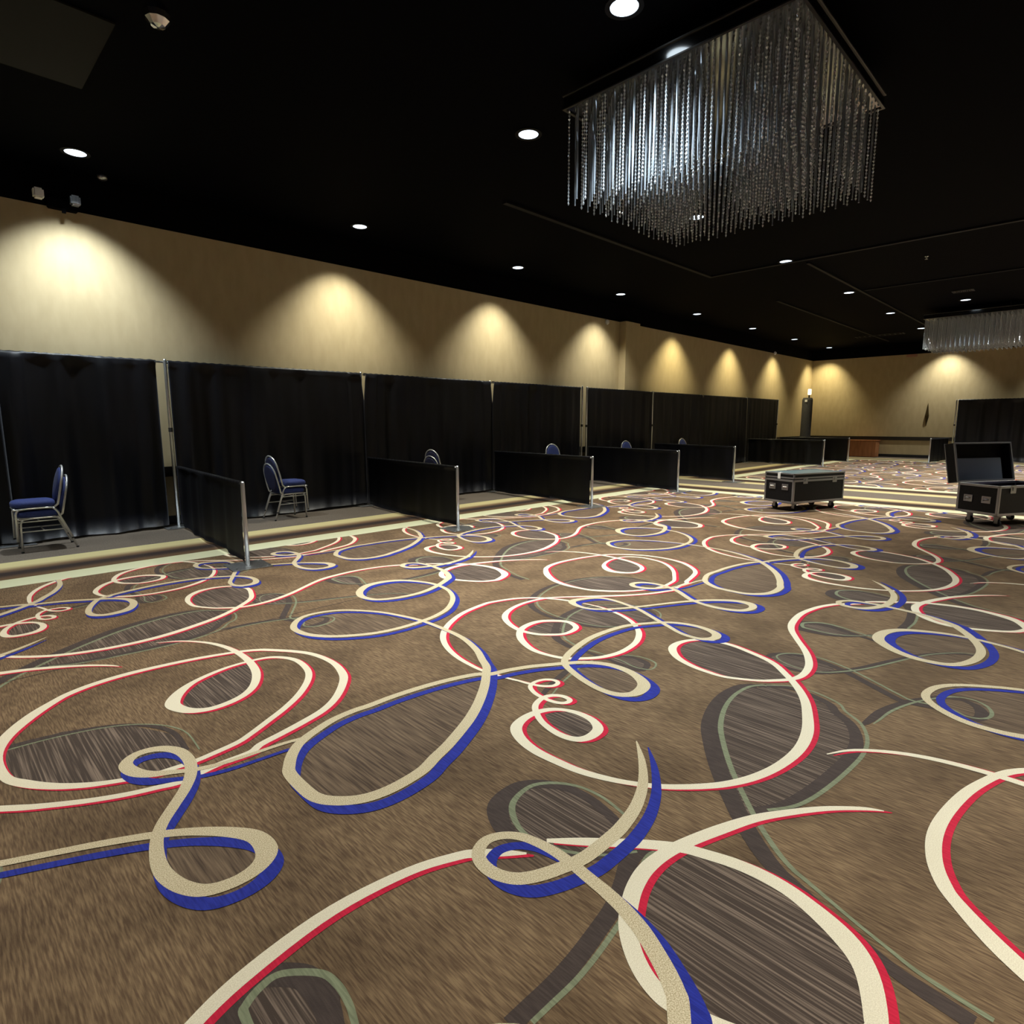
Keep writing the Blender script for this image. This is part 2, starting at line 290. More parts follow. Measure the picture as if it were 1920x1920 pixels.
# ---------------------------------------------------------------- floor with its carpet pattern
PAT = {"blue":[[[2.308,1.455,0.6],[2.196,1.355,3.0],[2.09,1.278,4.0],[1.994,1.224,4.5],[1.873,1.178,5.0],[1.745,1.153,5.5],[1.671,1.149,5.5],[1.574,1.15,5.5],[1.505,1.156,5.5],[1.423,1.18,5.5],[1.349,1.209,5.5],[1.288,1.247,5.5],[1.254,1.296,5.3],[1.241,1.352,5.2],[1.25,1.406,5.0],[1.281,1.447,4.7],[1.338,1.464,4.3],[1.398,1.437,4.0],[1.438,1.385,4.2],[1.457,1.321,4.3],[1.466,1.244,4.5],[1.462,1.16,4.7],[1.452,1.077,4.9],[1.444,1.011,5.1],[1.43,0.937,5.3],[1.411,0.875,5.5],[1.391,0.827,5.6],[1.36,0.77,5.7],[1.329,0.719,5.8],[1.296,0.675,5.9],[1.259,0.642,6.0],[1.089,0.542,5.5],[0.884,0.459,5.4],[0.709,0.432,5.2],[0.524,0.458,5.1],[0.378,0.535,5.0],[0.335,0.674,5.7],[0.37,0.803,6.3],[0.455,0.911,7.0],[0.58,0.991,7.5],[0.759,0.989,6.5],[0.908,0.899,5.5],[1.01,0.709,4.5],[1.038,0.556,4.3],[1.02,0.4,4.2],[0.969,0.252,4.0],[0.851,0.073,4.5],[0.661,-0.095,4.6],[0.482,-0.176,4.6],[0.319,-0.206,4.7],[0.101,-0.213,4.7],[-0.109,-0.168,4.8],[-0.316,-0.038,4.8],[-0.431,0.112,4.9],[-0.466,0.259,4.9],[-0.443,0.386,5.0],[-0.344,0.513,4.6],[-0.227,0.563,4.2],[-0.063,0.532,3.9],[0.068,0.429,3.5],[0.202,0.225,3.5],[0.269,0.031,3.5],[0.315,-0.184,3.5],[0.319,-0.437,3.9],[0.296,-0.703,4.2],[0.217,-0.941,4.6],[0.126,-1.103,5.0],[0.07,-1.203,5.2],[-0.001,-1.278,5.3],[-0.099,-1.374,5.5],[-0.206,-1.464,5.7],[-0.319,-1.549,5.8],[-0.439,-1.626,6.0],[-0.558,-1.688,6.0],[-0.688,-1.749,6.0],[-0.787,-1.785,6.0],[-0.898,-1.829,6.0],[-1.054,-1.843,6.0],[-1.17,-1.822,6.0],[-1.257,-1.763,6.0],[-1.314,-1.675,5.8],[-1.322,-1.543,5.7],[-1.314,-1.429,5.5],[-1.288,-1.37,5.4],[-1.242,-1.298,5.4],[-1.181,-1.234,5.3],[-1.114,-1.194,5.1],[-1.042,-1.164,4.9],[-0.964,-1.137,4.7],[-0.89,-1.124,4.5],[-0.807,-1.121,4.5],[-0.722,-1.129,4.5],[-0.578,-1.13,4.5],[-0.399,-1.148,4.5],[-0.221,-1.183,4.5],[-0.052,-1.242,4.5],[0.016,-1.303,4.5],[0.127,-1.336,4.5],[0.256,-1.392,4.5],[0.356,-1.454,4.5],[0.463,-1.525,4.5],[0.555,-1.598,4.8],[0.627,-1.709,5.0],[0.643,-1.824,5.5],[0.616,-1.943,6.0],[0.547,-2.045,7.5],[0.452,-2.078,7.0],[0.376,-2.064,5.5],[0.324,-2.006,5.0],[0.311,-1.909,4.5],[0.337,-1.778,4.5],[0.386,-1.644,4.5],[0.449,-1.527,4.5],[0.553,-1.456,4.8],[0.715,-1.402,5.0],[0.922,-1.362,4.8],[1.121,-1.362,4.7],[1.322,-1.395,4.5],[1.48,-1.477,4.2],[1.611,-1.579,4.0],[1.679,-1.716,4.5],[1.681,-1.85,5.0],[1.628,-1.963,6.5],[1.535,-1.988,6.0],[1.459,-1.921,4.5],[1.466,-1.777,3.8],[1.541,-1.62,3.8],[1.628,-1.447,3.8],[1.726,-1.257,3.9],[1.772,-1.09,3.9],[1.795,-0.933,4.0],[1.762,-0.81,4.5],[1.645,-0.732,5.0],[1.525,-0.713,6.5],[1.463,-0.801,5.0],[1.461,-0.934,3.6],[1.526,-1.026,3.6],[1.635,-1.112,3.6],[1.772,-1.193,3.6],[1.978,-1.294,3.6],[2.096,-1.353,3.9],[2.237,-1.433,4.2],[2.354,-1.519,4.5],[2.454,-1.623,5.5],[2.514,-1.72,6.5],[2.515,-1.82,7.6],[2.468,-1.876,6.5],[2.388,-1.893,5.5],[2.302,-1.867,5.5],[2.251,-1.801,5.5],[2.223,-1.705,5.5],[2.223,-1.607,5.0],[2.249,-1.489,4.5],[2.289,-1.4,4.6],[2.354,-1.311,4.8],[2.427,-1.213,4.9],[2.48,-1.113,5.0],[2.509,-0.995,5.0],[2.499,-0.875,5.0],[2.438,-0.787,5.0],[2.354,-0.768,5.0],[2.297,-0.827,5.5],[2.306,-0.918,6.0],[2.352,-0.992,5.0],[2.435,-1.05,3.5],[2.509,-1.097,3.2],[2.616,-1.132,2.9],[2.759,-1.15,2.6],[2.874,-1.163,2.5],[2.971,-1.186,2.5]]],"red":[[[3.852,3.127,3.0],[3.809,3.247,3.2],[3.713,3.404,3.4],[3.568,3.518,3.6],[3.379,3.583,3.9],[3.261,3.591,4.1],[2.982,3.534,4.3],[2.735,3.406,4.5],[2.557,3.248,4.5],[2.445,3.073,4.0],[2.377,2.881,3.5],[2.351,2.713,3.0],[2.345,2.589,2.5],[2.362,2.484,2.0],[2.376,2.402,2.0],[2.397,2.33,2.2],[2.413,2.255,2.4],[2.442,2.182,2.6],[2.491,2.139,2.8],[2.539,2.146,2.8],[2.549,2.189,2.7],[2.513,2.234,2.6],[2.45,2.25,2.6],[2.39,2.231,2.7],[2.35,2.168,2.8],[2.335,2.097,2.8],[2.338,2.006,2.9],[2.37,1.954,3.0],[2.416,1.955,3.1],[2.425,2.01,3.2],[2.391,2.062,3.3],[2.328,2.08,3.4],[2.248,2.056,3.5],[2.19,2.003,3.5],[2.126,1.899,3.5],[2.097,1.771,4.0],[2.114,1.68,4.5],[2.174,1.641,5.0],[2.269,1.654,5.5],[2.323,1.729,4.5],[2.331,1.826,3.8],[2.304,1.909,3.0],[2.254,1.964,3.7],[2.177,1.994,4.3],[2.082,1.994,5.0],[1.992,1.956,6.0],[1.933,1.865,5.5],[1.905,1.744,5.1],[1.908,1.61,4.6],[1.922,1.493,4.2],[1.959,1.377,3.7],[2.009,1.275,3.3],[2.079,1.173,3.5],[2.178,1.073,3.8],[2.284,0.992,4.0],[2.419,0.927,4.3],[2.585,0.885,4.5],[2.78,0.872,5.0],[2.974,0.9,5.5],[3.167,0.965,5.2],[3.322,1.032,4.8],[3.458,1.117,4.5],[3.59,1.227,4.3],[3.728,1.373,4.2],[3.807,1.576,4.0],[3.832,1.695,3.9],[3.82,1.79,3.8],[3.785,1.876,3.6],[3.704,1.939,3.5],[3.597,1.965,4.5],[3.486,1.939,5.5],[3.379,1.842,4.8],[3.319,1.711,4.0],[3.3,1.58,3.5],[3.31,1.47,3.0],[3.392,1.322,2.8],[3.461,1.252,3.2],[3.556,1.183,3.6],[3.671,1.159,4.1],[3.826,1.179,4.5],[3.975,1.234,4.5],[4.108,1.305,4.2],[4.264,1.405,4.0],[4.443,1.508,4.5],[4.621,1.561,5.0],[4.88,1.587,4.5],[5.141,1.552,4.0],[5.308,1.488,4.1],[5.365,1.449,4.2],[5.433,1.384,3.5],[5.489,1.323,1.0]],[[2.548,0.471,0.6],[2.517,0.521,2.0],[2.462,0.583,2.5],[2.388,0.652,3.0],[2.271,0.738,3.6],[2.145,0.816,4.2],[1.995,0.88,5.0],[1.848,0.933,5.0],[1.735,0.962,5.2],[1.627,0.97,5.5],[1.53,0.953,5.5],[1.447,0.92,5.5],[1.379,0.881,5.5],[1.322,0.825,5.5],[1.281,0.764,5.5],[1.26,0.705,5.5],[1.259,0.654,5.5],[1.279,0.573,4.5],[1.33,0.454,4.2],[1.421,0.326,4.0],[1.533,0.266,4.8],[1.587,0.266,5.7],[1.721,0.322,6.5],[1.801,0.405,7.5],[1.86,0.546,6.0],[1.875,0.653,5.8],[1.864,0.758,5.5],[1.831,0.863,5.2],[1.799,0.939,5.0],[1.73,1.034,4.8],[1.652,1.125,4.5],[1.571,1.216,4.0],[1.489,1.306,2.0]],[[1.058,4.576,0.6],[1.192,4.489,2.0],[1.317,4.311,3.0],[1.381,4.099,3.8],[1.393,3.845,4.5],[1.357,3.599,5.0],[1.281,3.422,4.8],[1.189,3.32,4.5],[1.081,3.274,4.5],[0.973,3.274,4.5],[0.895,3.332,5.8],[0.856,3.433,7.0],[0.869,3.513,7.5],[0.937,3.615,6.0],[1.036,3.698,4.0],[1.174,3.756,3.5],[1.307,3.779,3.0],[1.476,3.76,3.2],[1.563,3.688,3.5],[1.609,3.565,3.8],[1.59,3.383,4.0],[1.526,3.245,4.0],[1.406,3.104,4.0],[1.276,2.999,3.8],[1.144,2.918,3.7],[1.033,2.853,3.5],[0.958,2.817,3.5],[0.852,2.799,3.5],[0.755,2.789,3.4],[0.675,2.796,3.4],[0.58,2.811,3.3],[0.457,2.87,3.3],[0.365,2.927,4.0],[0.269,3.014,4.5],[0.184,3.129,5.0],[0.133,3.246,4.0],[0.12,3.472,5.0],[0.172,3.669,6.0],[0.289,3.855,6.5],[0.425,3.996,5.0],[0.498,4.046,5.0],[0.606,4.087,5.0],[0.755,4.11,5.0],[0.932,4.104,4.5],[1.157,4.069,4.1],[1.347,4.013,3.6],[1.445,3.97,3.7],[1.5,3.935,3.7],[1.552,3.886,3.8],[1.666,3.732,3.9],[1.735,3.581,3.9],[1.756,3.367,4.0],[1.713,3.169,5.0],[1.643,3.045,4.8],[1.524,2.91,4.5],[1.403,2.825,4.5],[1.263,2.777,4.5],[1.139,2.745,4.3],[1.025,2.718,4.2],[0.96,2.683,4.0],[0.813,2.684,3.8],[0.669,2.66,3.5],[0.58,2.688,3.5],[0.469,2.729,3.5],[0.341,2.797,3.5],[0.195,2.896,3.8],[0.1,2.975,4.0],[-0.239,3.264,2.8],[-0.367,3.334,3.2],[-0.567,3.361,3.6],[-0.758,3.326,4.0],[-0.914,3.24,5.0],[-1.015,3.107,4.5],[-1.073,2.932,4.0],[-1.051,2.784,3.8],[-0.991,2.703,3.7],[-0.91,2.64,3.5],[-0.804,2.636,4.0],[-0.724,2.674,4.5],[-0.682,2.775,4.6],[-0.725,2.865,4.7],[-0.825,2.949,4.8],[-0.957,2.957,4.9],[-1.081,2.91,5.0],[-1.2,2.788,5.0],[-1.282,2.611,4.2],[-1.286,2.469,3.5],[-1.243,2.338,3.6],[-1.142,2.235,3.8],[-1.041,2.175,3.9],[-0.895,2.145,4.0],[-0.704,2.167,4.2],[-0.544,2.237,4.5],[-0.429,2.329,4.0],[-0.319,2.464,3.5],[-0.239,2.649,3.0],[-0.208,2.837,2.0],[-0.227,3.027,1.0]]],"dark":[[[3.314,1.29,3.5],[3.3,1.317,4.2],[3.219,1.36,5.0],[3.062,1.37,5.7],[2.884,1.34,6.3],[2.7,1.275,7.0],[2.555,1.194,6.7],[2.379,1.075,6.4],[2.22,0.947,6.1],[2.082,0.824,5.8],[1.985,0.721,5.5],[1.933,0.649,5.0],[1.908,0.59,4.5],[1.841,0.431,3.5],[1.804,0.332,3.5],[1.779,0.264,4.0],[1.765,0.184,4.5],[1.752,0.086,4.5]],[[2.189,0.835,4.0],[2.279,0.773,4.5],[2.38,0.738,5.0],[2.531,0.711,5.0],[2.722,0.69,5.0],[2.897,0.682,5.0],[3.058,0.704,4.7],[3.206,0.77,4.3],[3.295,0.867,4.0],[3.366,0.918,3.8],[3.415,1.034,3.7],[3.417,1.172,3.5],[3.323,1.294,3.5]],[[1.736,0.983,3.0],[1.676,1.028,4.0],[1.611,1.03,5.0],[1.513,0.99,4.8],[1.411,0.956,4.5],[1.299,0.937,4.5],[1.186,0.923,4.5],[1.084,0.917,4.5],[0.988,0.921,4.2],[0.917,0.924,4.0]],[[1.752,1.173,3.5],[1.78,1.264,3.7],[1.797,1.36,3.8],[1.787,1.458,4.0],[1.739,1.546,4.7],[1.665,1.603,5.3],[1.585,1.607,6.0],[1.506,1.579,7.0],[1.452,1.519,6.5],[1.419,1.444,5.5],[1.414,1.361,4.5],[1.446,1.268,4.0],[1.497,1.187,3.5],[1.555,1.128,3.0],[1.63,1.074,3.0]],[[0.631,1.038,2.5],[0.507,1.133,3.0],[0.425,1.239,3.5],[0.403,1.316,4.0],[0.405,1.463,6.5],[0.42,1.493,6.5],[0.469,1.516,6.5],[0.525,1.514,6.0],[0.601,1.44,6.0],[0.618,1.377,6.0],[0.614,1.312,5.5],[0.598,1.25,5.0],[0.533,1.057,3.5],[0.494,0.945,2.0]],[[2.342,2.102,2.5],[2.507,2.164,3.0],[2.658,2.205,3.5],[2.804,2.236,3.3],[2.976,2.236,3.2],[3.104,2.163,3.0],[3.167,2.064,3.2],[3.168,1.96,3.5],[3.126,1.908,3.2],[3.04,1.898,3.0],[3.009,1.99,2.8],[3.034,2.113,2.5],[3.039,2.284,3.0],[3.029,2.405,3.5],[3.049,2.532,4.0],[3.114,2.658,5.0],[3.274,2.789,4.5],[3.477,2.904,4.0],[3.683,2.945,3.5],[3.851,2.932,3.0],[4.005,2.802,2.5],[4.111,2.639,2.8],[4.087,2.479,3.2],[3.982,2.388,3.5],[3.822,2.363,3.2],[3.652,2.425,3.0],[3.488,2.561,3.1],[3.432,2.716,3.2],[3.415,2.895,3.4],[3.433,3.072,3.5],[3.499,3.239,4.2],[3.614,3.371,5.0],[3.822,3.488,4.2],[4.073,3.559,3.5],[4.353,3.554,3.0],[4.607,3.479,2.5],[4.773,3.347,2.3],[4.863,3.163,2.2],[4.859,2.926,2.0]],[[4.764,0.469,2.0],[4.709,0.58,2.5],[4.553,0.705,3.0],[4.381,0.787,3.5],[4.198,0.862,4.0],[4.021,0.934,4.0],[3.881,1.012,4.0],[3.758,1.108,3.2],[3.705,1.212,2.5],[3.735,1.35,2.8],[3.807,1.422,3.0],[3.899,1.395,3.5],[3.953,1.317,3.7],[3.973,1.203,3.8],[3.913,1.021,4.0],[3.806,0.842,4.0],[3.726,0.718,4.0],[3.688,0.636,3.8],[3.72,0.491,3.5],[3.677,0.394,3.0],[3.724,0.325,4.0],[3.809,0.313,5.0],[3.894,0.346,4.0],[3.932,0.412,3.0],[3.903,0.489,3.2],[3.813,0.557,3.5],[3.669,0.632,3.8],[3.477,0.693,4.0],[3.309,0.716,3.0],[3.249,0.726,1.5]]],"fills":[[[2.106,0.841],[2.242,0.972],[2.411,1.098],[2.604,1.21],[2.849,1.321],[3.083,1.347],[3.241,1.338],[3.389,1.2],[3.39,1.011],[3.283,0.826],[3.126,0.707],[2.915,0.683],[2.671,0.688],[2.431,0.717],[2.254,0.776],[2.184,0.833]],[[1.744,1.175],[1.776,1.261],[1.793,1.357],[1.783,1.454],[1.732,1.539],[1.659,1.597],[1.569,1.591],[1.494,1.548],[1.439,1.464],[1.42,1.367],[1.449,1.27],[1.506,1.195],[1.593,1.142]],[[0.596,1.255],[0.613,1.313],[0.619,1.38],[0.606,1.443],[0.575,1.489],[0.526,1.517],[0.469,1.511],[0.416,1.493],[0.382,1.466]],[[4.201,3.566],[4.482,3.555],[4.725,3.397],[4.85,3.155],[4.859,2.926],[4.822,2.756],[4.595,2.837],[4.347,3.045],[4.207,3.254],[4.164,3.432]],[[3.448,2.838],[3.484,2.897],[3.683,2.945],[3.851,2.932],[4.005,2.802],[4.111,2.639],[4.087,2.479],[3.982,2.388],[3.822,2.363],[3.652,2.425],[3.498,2.569],[3.437,2.72]],[[3.043,2.119],[3.097,2.146],[3.164,2.062],[3.168,1.96],[3.126,1.908],[3.04,1.898],[3.013,1.992]],[[4.567,1.467],[4.656,1.488],[4.717,1.448],[4.772,1.347],[4.693,1.21],[4.623,1.118],[4.534,1.201],[4.488,1.316]],[[3.795,1.418],[3.892,1.392],[3.948,1.315],[3.961,1.199],[3.918,1.07],[3.861,1.038],[3.762,1.11],[3.709,1.213],[3.725,1.329]]]}
LA = (4.10, 0.01); LB = (2.33, 3.82)

def flat_poly(bm, pts, z, mi):
    tris = tessellate_polygon([[Vector((p[0], p[1], 0)) for p in pts]])
    vs = [bm.verts.new((p[0], p[1], z)) for p in pts]
    for t in tris:
        try:
            f = bm.faces.new([vs[i] for i in t]); f.material_index = mi
        except ValueError: pass

def ribbon(bm, pts, z0, mi, off=(0, 0), wmul=1.0, wadd=0.0):
    n = len(pts); prev = None
    for i, p in enumerate(pts):
        z = z0 + E1*.7*i/n          # rises a hair along its length so crossings never coincide
        q0 = pts[max(i-1, 0)]; q1 = pts[min(i+1, n-1)]
        dx, dy = q1[0]-q0[0], q1[1]-q0[1]; l = math.hypot(dx, dy) or 1e-6
        h = (p[2]*wmul + wadd) * .005
        nx, ny = -dy/l*h, dx/l*h
        a = bm.verts.new((p[0]+off[0]+nx, p[1]+off[1]+ny, z)); b = bm.verts.new((p[0]+off[0]-nx, p[1]+off[1]-ny, z))
        if prev:
            f = bm.faces.new((prev[0], prev[1], b, a)); f.material_index = mi
        prev = (a, b)

def loops_of(pts, amin=.02, amax=1.6):
    """closed loops a curve makes by crossing itself"""
    out = []; n = len(pts)
    def cross(a, b, c, d):
        d1x, d1y = b[0]-a[0], b[1]-a[1]; d2x, d2y = d[0]-c[0], d[1]-c[1]
        den = d1x*d2y - d1y*d2x
        if abs(den) < 1e-12: return False
        t = ((c[0]-a[0])*d2y-(c[1]-a[1])*d2x)/den; u = ((c[0]-a[0])*d1y-(c[1]-a[1])*d1x)/den
        return 0 <= t < 1 and 0 <= u < 1
    i = 0
    while i < n-3:
        hit = None
        for j in range(i+3, min(n-1, i+150)):
            if cross(pts[i], pts[i+1], pts[j], pts[j+1]): hit = j; break
        if hit:
            pl = pts[i+1:hit+1]
            ar = abs(sum(a[0]*b[1]-a[1]*b[0] for a, b in zip(pl, pl[1:]+pl[:1])))/2
            if amin < ar < amax: out.append(pl)
            i = i + 2
        else: i += 1
    return out

MI = {k: i for i, k in enumerate(['plain', 'field', 'fill', 'mild', 'darkband', 'olive', 'blue', 'red', 'cream', 'beige', 'border'])}
proto = bmesh.new()
sm = {k: [smooth_path(c, 5) for c in PAT[k]] for k in ('blue', 'red', 'dark')}
E1 = .00025
for pl in PAT['fills']:
    flat_poly(proto, pl, 3.5*E1, MI['fill'])
for k in ('blue', 'red'):
    for c in sm[k]:
        for lp in loops_of(c):
            flat_poly(proto, lp, 3*E1, MI['fill' if k == 'red' else 'mild'])
for c in sm['dark']:
    ribbon(proto, c, 5*E1, MI['darkband'], wmul=1.25)
    ribbon(proto, c, 6*E1, MI['olive'], off=(.045, -.035), wmul=.38)
for c in sm['red']:
    ribbon(proto, c, 8*E1, MI['red'], off=(.010, -.026), wmul=.90)
    ribbon(proto, c, 9*E1, MI['cream'])
for c in sm['blue']:
    ribbon(proto, c, 11*E1, MI['blue'], off=(-.008, -.070), wmul=.95)
    ribbon(proto, c, 12*E1, MI['beige'])
proto_me = bpy.data.meshes.new('tmp_pattern'); proto.to_mesh(proto_me); proto.free()

def pattern_into(bm, x0, x1, y0, y1, shift=(0, 0)):
    t = bmesh.new()
    for i in range(-12, 12):
        for j in range(-8, 8):
            ox, oy = i*LA[0]+j*LB[0]+shift[0], i*LA[1]+j*LB[1]+shift[1]
            if ox > x1+1 or ox < x0-6.5 or oy > y1+1 or oy < y0-7: continue
            k = len(t.verts)
            t.from_mesh(proto_me)
            t.verts.ensure_lookup_table()
            for v in t.verts[k:]: v.co.x += ox; v.co.y += oy; v.co.z += ((i*3+j*5) % 7)*E1*.03
    for co, no in (((x0, 0, 0), (-1, 0, 0)), ((x1, 0, 0), (1, 0, 0)), ((0, y0, 0), (0, -1, 0)), ((0, y1, 0), (0, 1, 0))):
        bmesh.ops.bisect_plane(t, geom=t.verts[:]+t.edges[:]+t.faces[:], plane_co=co, plane_no=no, clear_outer=True)
    tm = bpy.data.meshes.new('tmp_cut'); t.to_mesh(tm); t.free()
    bm.from_mesh(tm); bpy.data.meshes.remove(tm)

def quad(bm, pts, z, mi):
    f = bm.faces.new([bm.verts.new((x, y, z)) for x, y in pts]); f.material_index = mi; return f

fb = bmesh.new()
quad(fb, [(FX, RY), (WX, RY), (WX, WY), (FX, WY)], 0, MI['plain'])
col = fb.loops.layers.color.new('Col')
# woven border: distance from its outer edge -> colour
PROF = [(0.0, (.74, .70, .50)), (.27, (.74, .69, .50)), (.45, (.44, .34, .24)), (.60, (.150, .105, .088)), (.72, (.155, .11, .088)),
        (.88, (.35, .26, .17)), (.955, (.34, .26, .15)), (.96, (.74, .74, .60)), (1.33, (.78, .79, .66))]
FIELDS = [(-7.6, 12.2, -11.5, 7.18), (15.92, 27.15, -11.5, 7.18)]
BW = 1.32
for n_, (x0, x1, y0, y1) in enumerate(FIELDS):
    quad(fb, [(x0, y0), (x1, y0), (x1, y1), (x0, y1)], E1, MI['field'])
    for (d0, c0), (d1, c1) in zip(PROF, PROF[1:]):
        e0, e1 = BW*(1-d0/1.33), BW*(1-d1/1.33)
        o = [(x0-e0, y0-e0), (x1+e0, y0-e0), (x1+e0, y1+e0), (x0-e0, y1+e0)]
        q = [(x0-e1, y0-e1), (x1+e1, y0-e1), (x1+e1, y1+e1), (x0-e1, y1+e1)]
        for k in range(4):
            f = quad(fb, [o[k], o[(k+1) % 4], q[(k+1) % 4], q[k]], E1, MI['border'])
            for lo, cc in zip(f.loops, (c0, c0, c1, c1)): lo[col] = (*cc, 1)
    pattern_into(fb, x0, x1, y0, y1, (0, 0) if n_ == 0 else (16.9-12.3, -.6))
for sy in (4.50,):
    quad(fb, [(-7.6, sy-.004), (12.2, sy-.004), (12.2, sy+.004), (-7.6, sy+.004)], 7*E1, MI['darkband'])
bmesh.ops.recalc_face_normals(fb, faces=fb.faces)
for f in fb.faces:
    if f.normal.z < 0: f.normal_flip()
floor = struct('floor', fb, [M[k] for k in MI])
bpy.data.meshes.remove(proto_me)

# ---------------------------------------------------------------- walls and ceiling
T = .15
def wall(name, x0, x1, y0, y1):
    b = bmesh.new(); box(b, x0, x1, y0, y1, 0, TZ, 0); box(b, x0, x1, y0, y1, TZ, CZ, 1)
    return struct(name, b, [M['wall'], M['wallblack']])
wall('wall_left', FX-T, WX+T, WY, WY+T)
wall('wall_back', WX, WX+T, RY, WY)
wall('wall_right', FX-T, WX+T, RY-T, RY)
wall('wall_front', FX-T, FX, RY, WY)
b = bmesh.new(); box(b, FX-T, WX+T, RY-T, WY+T, CZ, CZ+T); struct('ceiling', b, M['ceil'])
b = bmesh.new()
box(b, 14.35, 15.05, WY-.22, WY, 0, TZ, 0)
struct('wall_pilaster', b, M['wall'])
def rail_box(name, x0, x1, y0, y1, z0, z1, m):
    b = bmesh.new(); box(b, x0, x1, y0, y1, z0, z1, 0, .006); return struct(name, b, m)
rail_box('trim_1', FX, 14.34, WY-.035, WY-.001, .73, .88, M['rail'])
rail_box('trim_2', 15.06, WX-.04, WY-.035, WY-.001, .73, .88, M['rail'])
rail_box('trim_3', WX-.035, WX-.001, RY, WY, .73, .88, M['rail'])
rail_box('baseboard_left', FX, WX-.03, WY-.02, WY-.001, 0.004, .13, M['base'])
rail_box('baseboard_back', WX-.022, WX-.001, RY, WY, 0.004, .13, M['base'])
# narrow reveals on the black ceiling
k = 4
def reveal(x0, x1, y0, y1):
    global k
    b = bmesh.new(); box(b, x0, x1, y0, y1, CZ-.03, CZ-.001); struct('trim_%d' % k, b, M['ceiltrim']); k += 1
reveal(6.6, 13.14, 6.66, 6.74); reveal(13.06, 13.14, -2.0, 6.66)
reveal(13.4, 29.0, 4.70, 4.76); reveal(16.9, 28.5, 6.66, 6.72); reveal(17.1, 17.16, -2.0, 4.66)

# ---------------------------------------------------------------- downlights
RING = {}
def ring_bm():
    b = bmesh.new(); n = 28
    prof = [(.118, 0), (.150, 0), (.154, -.010), (.114, -.012)]
    rings = [[b.verts.new((r*math.cos(2*PI*i/n), r*math.sin(2*PI*i/n), z)) for i in range(n)] for r, z in prof]
    for q in range(4):
        A, B = rings[q], rings[(q+1) % 4]
        for i in range(n): b.faces.new((A[i], A[(i+1) % n], B[(i+1) % n], B[i]))
    bmesh.ops.recalc_face_normals(b, faces=b.faces); return b
def downlight(x, y, watts, colr, label, group, cone=118, blend=.75, tilt=(0, 0), first={}):
    if not first:
        t = thing('recessed_downlight', label, 'ceiling light', (x, y, CZ-.001), 0, group)
        obj('trim_ring', ring_bm(), M['ceiltrim'], t)
        b = bmesh.new(); lathe(b, [(.112, -.002), (.112, -.008), (.02, -.010)], 28); obj('lens', b, M['lens'], t)
        first['t'] = t
    else:
        t = dup(first['t'], (x, y, CZ-.001), 0, label, group)
        for ch in list(t.children):
            if ch.type == 'LIGHT': bpy.data.objects.remove(ch)
    ld = bpy.data.lights.new('lamp_beam', 'SPOT')
    ld.energy = watts; ld.color = colr; ld.spot_size = math.radians(cone); ld.spot_blend = blend
    ld.shadow_soft_size = .06
    lo = bpy.data.objects.new('lamp_beam', ld); C.objects.link(lo); lo.parent = t; lo.location = (0, 0, -.03); lo.rotation_euler = (math.radians(tilt[0]), -math.radians(tilt[1]), 0)
    return t
G1 = 'downlights in the row along the left wall'
names1 = {1.78: 'glowing round ceiling downlight nearest the camera above the left wall',
          5.67: 'second glowing downlight along the left wall, above the second patch of light',
          9.45: 'third glowing downlight along the left wall', 13.22: 'fourth glowing downlight along the left wall, before the wall pilaster',
          17.24: 'fifth glowing downlight along the left wall, just past the pilaster', 21.25: 'sixth glowing downlight along the left wall',
          25.2: 'seventh glowing downlight along the left wall, last but one before the far corner', 29.12: 'farthest glowing downlight of the left wall row, in the far corner'}
for (x, y, p, c) in ROW1:
    if x < 0:
        n_ = 'unseen wall-side downlight behind the camera, %s' % ('nearer the camera' if x > -4 else 'farther back')
    else: n_ = names1[x]
    downlight(x, y, p, c, n_, G1, cone=96, blend=.85, tilt=(8, 6 if x > 29 else 0))
for q, (x, y, p, c) in enumerate(BACK):
    downlight(x, y, p, c, ['ceiling downlight above the bright patch in the middle of the far wall', 'far wall downlight above the right hand black drape', 'second far wall downlight right of the view', 'rightmost far wall downlight out of view'][q], 'downlights along the far wall', cone=96, blend=.85, tilt=(0, 8))
n2 = ['row downlight over the aisle, well behind the camera', 'row downlight over the aisle, just behind the view', 'round downlight left of the hanging crystal chandelier, nearest in its row',
      'downlight hidden behind the near crystal chandelier', 'round downlight just below and right of the near chandelier', 'second downlight past the near chandelier on the black ceiling',
      'third downlight past the near chandelier on the black ceiling', 'fourth downlight past the near chandelier, beside the far chandelier']
for q, (x, y, p, c) in enumerate(ROW2): downlight(x, y, p, c, n2[q], 'downlights in the middle row', cone=106, blend=.85)
n3 = ['centre row downlight behind the camera', 'largest round downlight, at the top edge beside the near chandelier', 'round downlight just above the far chandelier',
      'downlight behind the camera on the right side', 'downlight above the camera on the right side', 'downlight behind the camera far to the right', 'downlight far to the right of the camera']
for q, (x, y, p, c) in enumerate(ROW3): downlight(x, y, p, c, n3[q], 'downlights in the centre row', cone=106, blend=.85)

for q, (x, y, p, c) in enumerate(ROW4): downlight(x, y, p, c, 'unseen round downlight right of the view, %s row, %s from the camera' % ('outer' if y < 0 else 'inner', ('first', 'second', 'third', 'fourth', 'fifth', 'sixth', 'first', 'second', 'third', 'fourth')[q]), 'downlights right of the view', cone=106, blend=.85)

